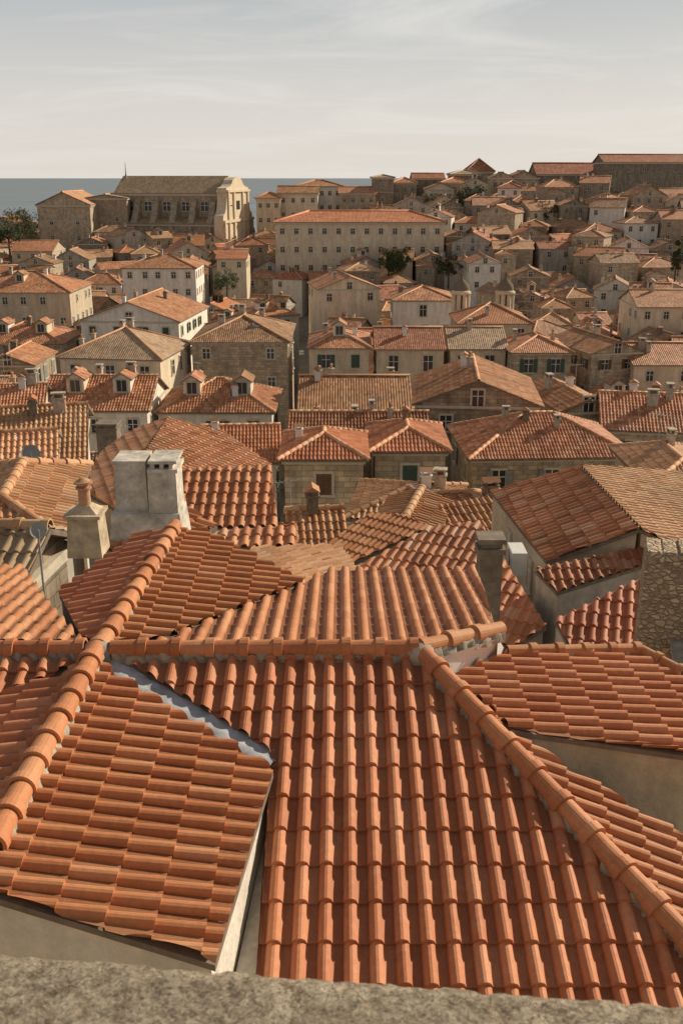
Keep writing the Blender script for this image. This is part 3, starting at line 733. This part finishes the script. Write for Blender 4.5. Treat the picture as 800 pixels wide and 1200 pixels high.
# ================= FAR LANDMARKS
def bigbuilding(name,label,x0,x1,pyr,pye,Y,l,wall,roof,wins,cat='building',typ='gable',rows=3,ws=2,top=2.6,band=True):
    zt=Y*tanel(pyr);d=CO*(Y-l/2)-SI*zt;X=((x0+x1)/2-400)/F*d;w=(x1-x0)/F*d
    zg=ground(X,Y);ze=(Y-l/2)*tanel(pye)+EZ;h=ze-zg;rise=zt+EZ-ze
    ax='x' if w>=l else 'y'
    E=obj(name,None,None,(X,Y,zg),0,label,cat)
    mb=MB();mb.box(-w/2,w/2,-l/2,l/2,-5,h,0);mb.box(-w/2-.3,w/2+.3,-l/2-.3,l/2+.3,h-.5,h-.1,1)
    if band:
        for i in range(1,rows): mb.box(-w/2-.06,w/2+.06,-l/2-.08,-l/2+.1,h-4*i-.2,h-4*i,1)
    if typ=='gable':
        for s in(-1,1):
            if ax=='x': mb.add([(s*w/2,-l/2,h),(s*w/2,l/2,h),(s*w/2,0,h+rise-.1)],[(0,1,2)])
            else: mb.add([(-w/2,s*l/2,h),(w/2,s*l/2,h),(0,s*l/2,h+rise-.1)],[(0,1,2)])
    obj('wall',mb.build('wall',[WM[wall],TRIM]),E)
    mb=MB();fs,rg=roof_faces(w/2+.5,l/2+.5,max(.3,rise),typ,ax)
    for P,dn in fs: plain_slope(mb,[(p[0],p[1],p[2]+h) for p in P],dn,mat=0,w=.3,l=.5)
    for p,q in rg: caps(mb,(p[0],p[1],p[2]+h),(q[0],q[1],q[2]+h),r=.25,l=1e3,n=4,mat=0)
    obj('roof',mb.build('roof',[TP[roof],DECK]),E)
    for r in range(rows):
        for i in range(wins):
            x=-w/2+w*(i+.5)/wins;z=h-top-4*r
            if z>.5:
                o=obj('window',WIN[ws],E,(x,-l/2,z),0);o.scale=(1.2,1,1.1)
    RECTS.append((X,Y,w/2,l/2))
    return E,w,h,l
bigbuilding('palace_building','long pale stone palace with hipped orange tile roof',322,521,247,260,240,15,'cream','new',12,rows=3,typ='hip',ws=3,band=False)
bigbuilding('monastery_building','pale stone monastery wing with shallow tiled roof',345,400,211,218,318,12,'white','mid',6,rows=3,typ='hip',ws=3,band=False)
bigbuilding('monastery_building','low pale stone wing with tiled roof',326,372,218,226,305,10,'cream','mid',4,rows=2,typ='gable',ws=3,band=False)
bigbuilding('monastery_building','low stone wing with faded tiled roof',398,440,219,226,308,10,'stone','mid',4,rows=2,typ='gable',ws=3,band=False)
bigbuilding('monastery_building','small cream building with orange tiled roof',300,328,225,232,300,10,'cream','new',3,rows=2,typ='hip',ws=3,band=False)
bigbuilding('stone_hall','tall stone hall with gabled orange roof',42,104,224,240,285,22,'stone','peach',2,rows=2,typ='gable',ws=1,top=5)
bigbuilding('stone_hall','plain bulky stone hall beside the church',98,148,227,232,290,16,'stone','tan',2,rows=1,typ='gable',ws=1,top=6)
bigbuilding('fortress_building','massive dark stone fortress with small windows',709,840,181,190,318,14,'dark','red',7,rows=4,typ='gable',ws=3,band=False)
bigbuilding('fortress_wing','long stone wing with red tiled roof',630,712,191,204,330,14,'dark','red',6,rows=2,typ='gable',ws=3,band=False)
bigbuilding('fortress_wing','lower stone wing with red tiled roof',596,632,200,208,326,12,'stone','mid',3,rows=2,typ='gable',ws=3,band=False)
bigbuilding('hilltop_church','small stone hilltop church with pyramid roof',547,579,186,201,340,9,'stone','red',2,rows=2,typ='hip',ws=1)
bigbuilding('stone_tower','square weathered stone watch tower',436,461,205,208,310,6,'dark','tan',1,rows=2,typ='hip',ws=1)
for i,(x0,x1,pr,pe,YY,wl_,rf) in enumerate([(460,488,208,214,318,'stone','mid'),(484,520,203,209,326,'dark','red'),(516,550,208,214,320,'stone','mid'),(576,602,202,208,322,'stone','old'),(528,562,199,204,334,'dark','tan'),(500,532,214,221,312,'cream','mid'),(588,616,212,219,312,'stone','red')]):
    bigbuilding('hilltop_building','stone hilltop building with shallow tiled roof',x0,x1,pr,pe,YY,9,wl_,rf,3,rows=2,typ='gable' if i%2 else 'hip',ws=3,band=False)
def rampart(x0,x1,pyt,Y,hh,label):
    a=at(x0,pyt,Y);b=at(x1,pyt,Y);E=obj('rampart_wall',None,None,(a.x,Y,a.z-hh),0,label,'wall')
    w=b.x-a.x;mb=MB();mb.box(0,w,0,1.6,-6,hh,0)
    n=int(w/3)
    for i in range(n): mb.box(i*w/n+.3,i*w/n+1.8,.05,.6,hh,hh+.8,0)
    obj('wall',mb.build('wall',[WM['dark']]),E);RECTS.append((a.x+w/2,Y,w/2,2))
rampart(612,680,220,308,9,'high stone rampart with low merlons')
rampart(684,820,238,290,8,'stone terrace wall below the fortress')
rampart(480,560,230,302,6,'weathered stone terrace wall on the hillside')
# church, turned so that its tall front shows
Yc=292;d=CO*Yc+3
yawc=math.radians(-11)
X0=(145-400)/F*d;X1=(270-400)/F*d
zg=ground(X0,Yc);zr=Yc*tanel(206)+EZ;ze=Yc*tanel(226)+EZ;za=Yc*tanel(260)+EZ
w=(X1-X0)/math.cos(yawc);cx=(X0+X1)/2
E=obj('baroque_church',None,None,(cx,Yc,zg),yawc,'large stone baroque church with buttresses and tall curved facade','church')
mb=MB();h=ze-zg;ha=za-zg;hr=zr-zg
mb.box(-w/2,w/2,-7,7,-4,h,0);mb.box(-w/2+.5,w/2-.2,-12,-7.003,-4,ha,0);mb.box(-w/2-.3,w/2,-7.4,7.4,h-.7,h-.1,1);mb.box(-w/2+.2,w/2-.3,-12.4,-7.4,ha-.6,ha-.1,1)
for i in range(6):
    x=-w/2+1.5+(w-3.5)*i/5
    mb.add([(x-.8,-11.9,ha),(x-.8,-7,ha),(x-.8,-7,h-1.5),(x-.8,-8.2,h-2.3),(x-.8,-9.8,ha+2.6),(x+.8,-11.9,ha),(x+.8,-7,ha),(x+.8,-7,h-1.5),(x+.8,-8.2,h-2.3),(x+.8,-9.8,ha+2.6)],[(0,1,2,3,4),(9,8,7,6,5)],None,0)
    mb.add([(x-.8,-11.9,ha),(x+.8,-11.9,ha),(x+.8,-9.8,ha+2.6),(x-.8,-9.8,ha+2.6),(x-.8,-8.2,h-2.3),(x+.8,-8.2,h-2.3),(x+.8,-7,h-1.5),(x-.8,-7,h-1.5)],[(0,1,2,3),(3,2,5,4),(4,5,6,7)],None,0)
    mb.box(x-.6,x+.6,-12.6,-12.003,-4,ha-.7,0)
obj('wall',mb.build('wall',[WM['stone'],TRIM]),E)
mb=MB();x0,x1=w/2+.003,w/2+2.6;zm=ha+2.5
half=[(14,-4),(14,zm-1),(13.6,zm-.2),(12.2,zm+.3),(11.2,zm+1.6),(10.6,zm+3.2),(10.3,h-1),(10.3,h+1.4),(7,h+1.8),(5.4,h+2.4),(4.2,h+3.4),(2.4,h+4.0),(0,h+4.2)]
out=half+[(-y,z) for y,z in half[-2::-1]]
A=[(x0,y,z) for y,z in out];B=[(x1,y,z) for y,z in out];k=len(out)
mb.add(A+B,[list(range(k))]);mb.add(A+B,[list(range(2*k-1,k-1,-1))]);mb.add(A+B,[(i,(i+1)%k,k+(i+1)%k,k+i) for i in range(k)])
mb.box(x0,x1+.6,-14.1,14.1,zm-2.2,zm-1.5,0);mb.box(x0-.2,x1+.6,-10.6,10.6,h+.3,h+.9,0)
for y in(-13,-9,-4.2,4.2,9,13):mb.box(x1+.003,x1+.5,y-.6,y+.6,-3,zm-2.2,0)
for y in(-9.2,-4.2,4.2,9.2):mb.box(x1+.003,x1+.45,y-.6,y+.6,zm-1.5,h+.3,0)
mb.box(x1+.003,x1+.1,-1.6,1.6,zm+1,h-2,2);mb.box(x1+.003,x1+.15,-1.8,1.8,-3,5,2)
for y in(-6.6,6.6):mb.box(x1+.003,x1+.1,y-.9,y+.9,zm+2,h-3,2)
obj('facade',mb.build('facade',[WM['cream'],TRIM,GLASS]),E)
mb=MB()
for P,dn in roof_faces(w/2+.0,7.6,hr-h,'gable','x')[0]: plain_slope(mb,[(p[0],p[1],p[2]+h) for p in P],dn,mat=0,w=.3,l=.5)
plain_slope(mb,[(-w/2+.2,-12.6,ha),(w/2-.3,-12.6,ha),(w/2-.3,-7.01,ha+1.6),(-w/2+.2,-7.01,ha+1.6)],(0,-1,-.28),mat=0,w=.3,l=.5)
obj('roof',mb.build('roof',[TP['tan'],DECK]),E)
for i in range(5):
    x=-w/2+1.5+(w-3.5)*(i+.5)/5
    o=obj('window',WIN[3],E,(x,-7,h-4.6),0);o.scale=(2.6,1.5,2.2)
    o=obj('window',WIN[3],E,(x,-12,ha-6),0);o.scale=(2.2,1.5,2.2)
mb=MB();mb.box(-1.0,1.0,-.7,.7,0,2.6,0);mb.lathe((0,0,2.6),[(1.0,0),(.8,.6),(.4,1.4),(.14,2.6),(.06,5.5)],8)
obj('bell_gable',mb.build('bell_gable',[WM['stone']]),E,(-w/2+1.2,-1,h-.0))
RECTS.append((cx,Yc,w/2+5,13))
LEAD=flat('weathered_dome_lead',(.22,.18,.13),.95,.3,.05)
def turret(px,pyt,Y,wpx):
    p=at(px,pyt,Y);d=CO*Y;w=wpx/F*d;h=6.6
    E=obj('bell_turret',None,None,(p.x,Y,p.z-h-4),0,'octagonal cream stone bell turret with dark dome','bell tower','domed bell turrets of a church')
    mb=MB();mb.box(-w*.52,w*.52,-w*.52,w*.52,-6,4,0);mb.box(-w*.6,w*.6,-w*.6,w*.6,4,4.25,1)
    for i in range(8):
        t=math.pi*2*(i+.5)/8;mb.tube((math.cos(t)*w*.42,math.sin(t)*w*.42,4.25),(math.cos(t)*w*.42,math.sin(t)*w*.42,7.0),w*.13,w*.13,6,0)
    mb.lathe((0,0,7.0),[(w*.34,0),(w*.6,0),(w*.6,.35),(w*.5,.55),(w*.3,.55)],8,0);mb.lathe((0,0,4.25),[(w*.3,0),(w*.3,2.8)],8,2)
    obj('wall',mb.build('wall',[WM['cream'],TRIM,DECK]),E)
    mb=MB();mb.lathe((0,0,7.55),[(w*.48,0),(w*.48,.3),(w*.42,.75),(w*.28,1.15),(w*.12,1.45),(w*.08,2.0),(w*.12,2.1),(.02,2.5)],16)
    obj('dome',mb.build('dome',[LEAD]),E)
    RECTS.append((p.x,Y-5,2.5,7))
turret(541,313,138,21);turret(593,313,139,21)
# ================= PROCEDURAL TOWN FILL
def free(X,Y,a,b):
    for (x,y,ra,rb) in RECTS:
        if abs(X-x)<(a+ra)*.88 and abs(Y-y)<(b+rb)*.88: return False
    return True
LANES=[(-4.9,-.022),(17,.03),(-24,-.05)]
Y=62.0
while Y<316:
    half=.372*Y+3
    far=Y>185
    X=-half+random.uniform(-3,0)
    while X<half:
        w=random.uniform(4.8,8.4) if not far else random.uniform(6,9.6);l=random.uniform(6,8.6)
        cx=X+w/2;cy=Y+random.uniform(-1.8,1.8)
        lane=any(abs(cx-(x0+k*(cy-100)))<w/2+.9 for x0,k in LANES) and Y<215
        if free(cx,cy,w/2,l/2) and NH[0]<350 and not (cy>284 and cx>55) and not lane:
            right=cx>15 and Y>170
            zg=ground(cx,cy);h=random.uniform(6.8,11.8)+(random.uniform(0,2.2) if right else 0)
            r=random.random();typ='hip' if r<.34 else 'gable';ax='x' if r<.64 else 'y'
            wall=random.choice(['stone','stone','stone','cream','white','grey','grey','dark'] if not right else ['stone','stone','stone','cream','dark','grey','white'])
            roof=random.choice(['mid','mid','mid','old','red','new','new','peach','old','peach'] if not right else ['mid','old','mid','red','mid','new','peach'])
            yaw=11*math.sin(cx*.06+1)*math.cos(cy*.035)+random.choice([0,0,4,-5,8,-9,18,-20,26])+(-6 if cx>30 else 0)
            house(cx,cy,w-.2,l,yaw,zg,h,typ,ax if typ=='gable' else None,random.uniform(.34,.52),wall,roof,floors=(3 if right else 2) if Y>110 else 2,nch=random.choice([1,2,2,3]),dorm=random.choice([0,0,0,0,1,2]) if Y<200 and w>7 else (1 if random.random()<.12 else 0),sides=Y<200,annex=random.random()<(.5 if Y<240 else .2))
        X+=w+random.choice([.1,.15,.25,.8,1.5])
    Y+=8.6 if Y<185 else 11.8
# ================= TREES
def tree_meshes(seed,H,R,cyp=False):
    rs=random.Random(seed);tr=MB()
    tr.tube((0,0,-1),(.1,.05,H*.5),.28,.16,8)
    for i in range(7):
        t=rs.uniform(0,6.28);z=H*rs.uniform(.3,.5);e=(math.cos(t)*R*.6,math.sin(t)*R*.6,z+H*rs.uniform(.1,.3));tr.tube((.05,.03,z),e,.11,.04,6)
    cl=[]
    for i in range(26):
        t=rs.uniform(0,6.28);rr=R*math.sqrt(rs.random());z=H*rs.uniform(.38,.95)
        if cyp: rr*=.45*(1.15-z/H)
        else: rr*=math.sqrt(max(.05,1-((z/H-.62)/.42)**2))
        cl.append((rr*math.cos(t),rr*math.sin(t),z,R*rs.uniform(.18,.36)*(.6 if cyp else 1)))
    cr=MB()
    for c in cl:
        for i in range(70):
            d=Vector((rs.gauss(0,1),rs.gauss(0,1),rs.gauss(0,.8))).normalized()*c[3]*rs.uniform(.5,1.1)
            p=Vector(c[:3])+d;a=Vector((rs.gauss(0,1),rs.gauss(0,1),rs.gauss(0,1))).normalized();b=a.orthogonal().normalized();s=rs.uniform(.12,.26)
            cr.add([tuple(p-a*s),tuple(p+b*s*.7),tuple(p+a*s),tuple(p-b*s*.7)],[(0,1,2,3)],None,0 if rs.random()<.6 else 1)
    return tr.build('trunk',[BARK]),cr.build('crown',[LEAF,LEAF2])
TRS=[tree_meshes(1,7,3.2),tree_meshes(2,9,4.2),tree_meshes(3,11,3.0,True)]
def tree(px,pyt,Y,k,s,lab='dense dark green tree among the houses'):
    p=at(px,pyt,Y);Ht=[7,9,11][k]*s
    E=obj('tree',None,None,(p.x,Y,p.z-Ht),random.uniform(0,6),lab,'tree','trees among the houses');E.scale=(s,s,s)
    obj('trunk',TRS[k][0],E);obj('crown',TRS[k][1],E)
for t in [(22,246,262,1,1.1),(8,258,250,0,1.1),(690,211,284,1,1.7),(679,224,280,1,1.3),(703,218,280,1,1.2),(556,219,300,1,1.2),(549,228,296,0,1.0),(456,292,215,0,.95),(470,291,216,0,.9),(526,298,206,0,.85),(720,236,270,0,1.1),(265,316,190,0,.75),(795,280,190,2,.8),(780,246,262,0,1.0),(640,236,262,0,1.0),(505,230,296,0,1.0),(585,238,280,0,.8),(740,264,240,0,.8)]:
    tree(*t)
# ================= SMALL NEAR THINGS
def dish(px,py,Y,r,mt=METAL,lab='round satellite dish on a mast'):
    p=at(px,py,Y);E=obj('satellite_dish',None,None,(p.x,p.y,p.z-.5),.4,lab,'satellite dish')
    mb=MB();prof=[(r*t,.22*r*t*t) for t in(0.02,.3,.6,.85,1.0)]
    V=[]
    M=Matrix.Translation((0,0,.5))@Matrix.Rotation(math.radians(65),4,'X')
    n=20
    for rr,z in prof:
        for i in range(n):
            t=2*math.pi*i/n;V.append(tuple(M@Vector((rr*math.cos(t),rr*math.sin(t),z))))
    mb.add(V,[(j*n+i,j*n+(i+1)%n,(j+1)*n+(i+1)%n,(j+1)*n+i) for j in range(4) for i in range(n)],None,0,True)
    mb.tube(tuple(M@Vector((0,-r*.9,.1*r))),tuple(M@Vector((0,0,r*.8))),.012,.012,6)
    obj('reflector',mb.build('reflector',[mt]),E)
    mb=MB();mb.tube((0,.05,-.6),(0,.05,.5),.015,.015,8);obj('mast',mb.build('mast',[METAL]),E)
dish(45,622,12.6,.11,METAL,'small grey satellite dish beside tiled roof');dish(36,533,28,.28,METAL,'pale satellite dish on a tiled roof')
def antenna(px,py,Y,h):
    p=at(px,py,Y);E=obj('television_antenna',None,None,(p.x,p.y,p.z-h),random.uniform(-1,1),'thin metal television antenna on a roof','antenna','television antennas on the roofs')
    mb=MB();mb.tube((0,0,-.6),(0,0,h),.018,.015,6);obj('mast',mb.build('mast',[METAL]),E)
    mb=MB();mb.tube((-.5,0,h-.1),(.5,0,h-.1),.01,.01,5)
    for i in range(7):
        x=-.45+i*.15;mb.tube((x,-.22+.015*i,h-.1),(x,.22-.015*i,h-.1),.007,.007,5)
    obj('aerial_bars',mb.build('aerial_bars',[METAL]),E)
for a in[(494,568,27,1.6),(340,560,30,1.5),(655,470,60,2),(88,480,36,1.5)]: antenna(*a)
p=at(602,655,17.6);mb=MB();mb.box(-.2,.2,-.42,.42,-.32,.32,0)
for i in range(9): mb.box(-.215,-.2,-.36,.36,-.28+i*.06,-.25+i*.06,0)
E=obj('air_conditioner',None,None,(p.x+.05,p.y,p.z),0,'white air conditioning unit on a house wall','air conditioner')
E.scale=(.7,.7,.7)
obj('casing',mb.build('casing',[WHITE]),E)
mb=MB();mb.tube((-.22,.1,0),(-.235,.1,0),.24,.24,20,0);obj('fan_grille',mb.build('fan_grille',[METAL]),E)
# ================= GROUND, SEA
xs=np.concatenate([[-40000,-3000,-800],np.linspace(-400,400,41),[800,3000,40000]]);ys=np.concatenate([[-3000,-300],np.linspace(-60,480,55),[800,3000,60000]])
V=[(x,y,ground(x,y)) for y in ys for x in xs];n=len(xs)
mb=MB();mb.add(V,[(j*n+i,j*n+i+1,(j+1)*n+i+1,(j+1)*n+i) for j in range(len(ys)-1) for i in range(n-1)],None,0,True)
obj('ground',mb.build('ground',[stone('paving_ground',(.20,.17,.13),(.32,.28,.22),0,bricks=False)]),kind='structure')
m,nt,p=newmat('sea_water');tc=N(nt,'ShaderNodeTexCoord').outputs['Object']
p.inputs['Roughness'].default_value=.5;p.inputs['Specular IOR Level'].default_value=.15
b=N(nt,'ShaderNodeBump');b.inputs['Distance'].default_value=1.0;b.inputs['Strength'].default_value=.5;link(nt,noise(nt,tc,.15,6),b.inputs['Height']);link(nt,b.outputs[0],p.inputs['Normal'])
link(nt,ramp(nt,noise(nt,tc,.004,5),[(.3,(.19,.23,.27)),(.7,(.25,.29,.32))]),p.inputs['Base Color'])
mb=MB();mb.poly([(-60000,385,EZ-45),(60000,385,EZ-45),(60000,60000,EZ-45),(-60000,60000,EZ-45)]);obj('sea',mb.build('sea',[m]),kind='structure')
# ================= LIGHT
SAZ,SEL=math.radians(56),math.radians(28)
sd=Vector((math.sin(SAZ)*math.cos(SEL),math.cos(SAZ)*math.cos(SEL),math.sin(SEL)))
L=bpy.data.lights.new('sun','SUN');L.energy=5.0;L.angle=math.radians(.5);L.color=(1,.87,.66)
lo=bpy.data.objects.new('sun',L);col.objects.link(lo);lo.rotation_euler=sd.to_track_quat('Z','Y').to_euler();lo.location=(50,30,80)
wd=bpy.data.worlds.new('World');scene.world=wd;wd.use_nodes=True;nt=wd.node_tree;bg=nt.nodes['Background']
sk=N(nt,'ShaderNodeTexSky',sky_type='NISHITA');sk.sun_disc=False;sk.sun_elevation=SEL;sk.sun_rotation=SAZ;sk.dust_density=3;sk.air_density=1.2
tc=N(nt,'ShaderNodeTexCoord').outputs['Generated'];sp=N(nt,'ShaderNodeSeparateXYZ');link(nt,tc,sp.inputs[0])
hz=ramp(nt,sp.outputs[2],[(0,(8.2,7.6,6.9)),(.06,(7.4,7.1,6.7)),(.16,(5.0,5.2,5.35)),(.35,(2.0,2.05,2.1))])
dv=N(nt,'ShaderNodeVectorMath',operation='DIVIDE');link(nt,tc,dv.inputs[0])
zz=math_(nt,'ADD',sp.outputs[2],.10);cb=N(nt,'ShaderNodeCombineXYZ')
for i in range(3): link(nt,zz,cb.inputs[i])
link(nt,cb.outputs[0],dv.inputs[1])
mp=N(nt,'ShaderNodeMapping');mp.inputs['Scale'].default_value=(.6,.9,.0);mp.inputs['Rotation'].default_value=(0,0,.5);link(nt,dv.outputs[0],mp.inputs[0])
nz=N(nt,'ShaderNodeTexNoise');nz.inputs['Scale'].default_value=1.1;nz.inputs['Detail'].default_value=9;nz.inputs['Roughness'].default_value=.6;nz.inputs['Distortion'].default_value=.8;link(nt,mp.outputs[0],nz.inputs['Vector'])
cf=math_(nt,'MULTIPLY',ramp(nt,nz.outputs[0],[(.46,0.0),(.70,.7)]),ramp(nt,sp.outputs[2],[(.18,1.0),(.4,.25)]))
c=mul(nt,hz,(8.5,8.2,7.7),cf,'MIX')
c=mul(nt,sk.outputs[0],c,.90,'MIX')
link(nt,c,bg.inputs[0]);bg.inputs[1].default_value=.1
# ================= CAMERA
cam=bpy.data.cameras.new('camera');co=bpy.data.objects.new('camera',cam);col.objects.link(co);scene.camera=co
cam.sensor_fit='VERTICAL';cam.sensor_height=36;cam.sensor_width=24;cam.lens=F/1200*36
co.location=(0,0,EZ);co.rotation_euler=(math.pi/2-TH,0,0);cam.clip_end=120000;cam.clip_start=.05
cam.dof.use_dof=True;cam.dof.focus_distance=14;cam.dof.aperture_fstop=14
scene.view_settings.view_transform='Standard';scene.view_settings.look='None';scene.view_settings.exposure=0
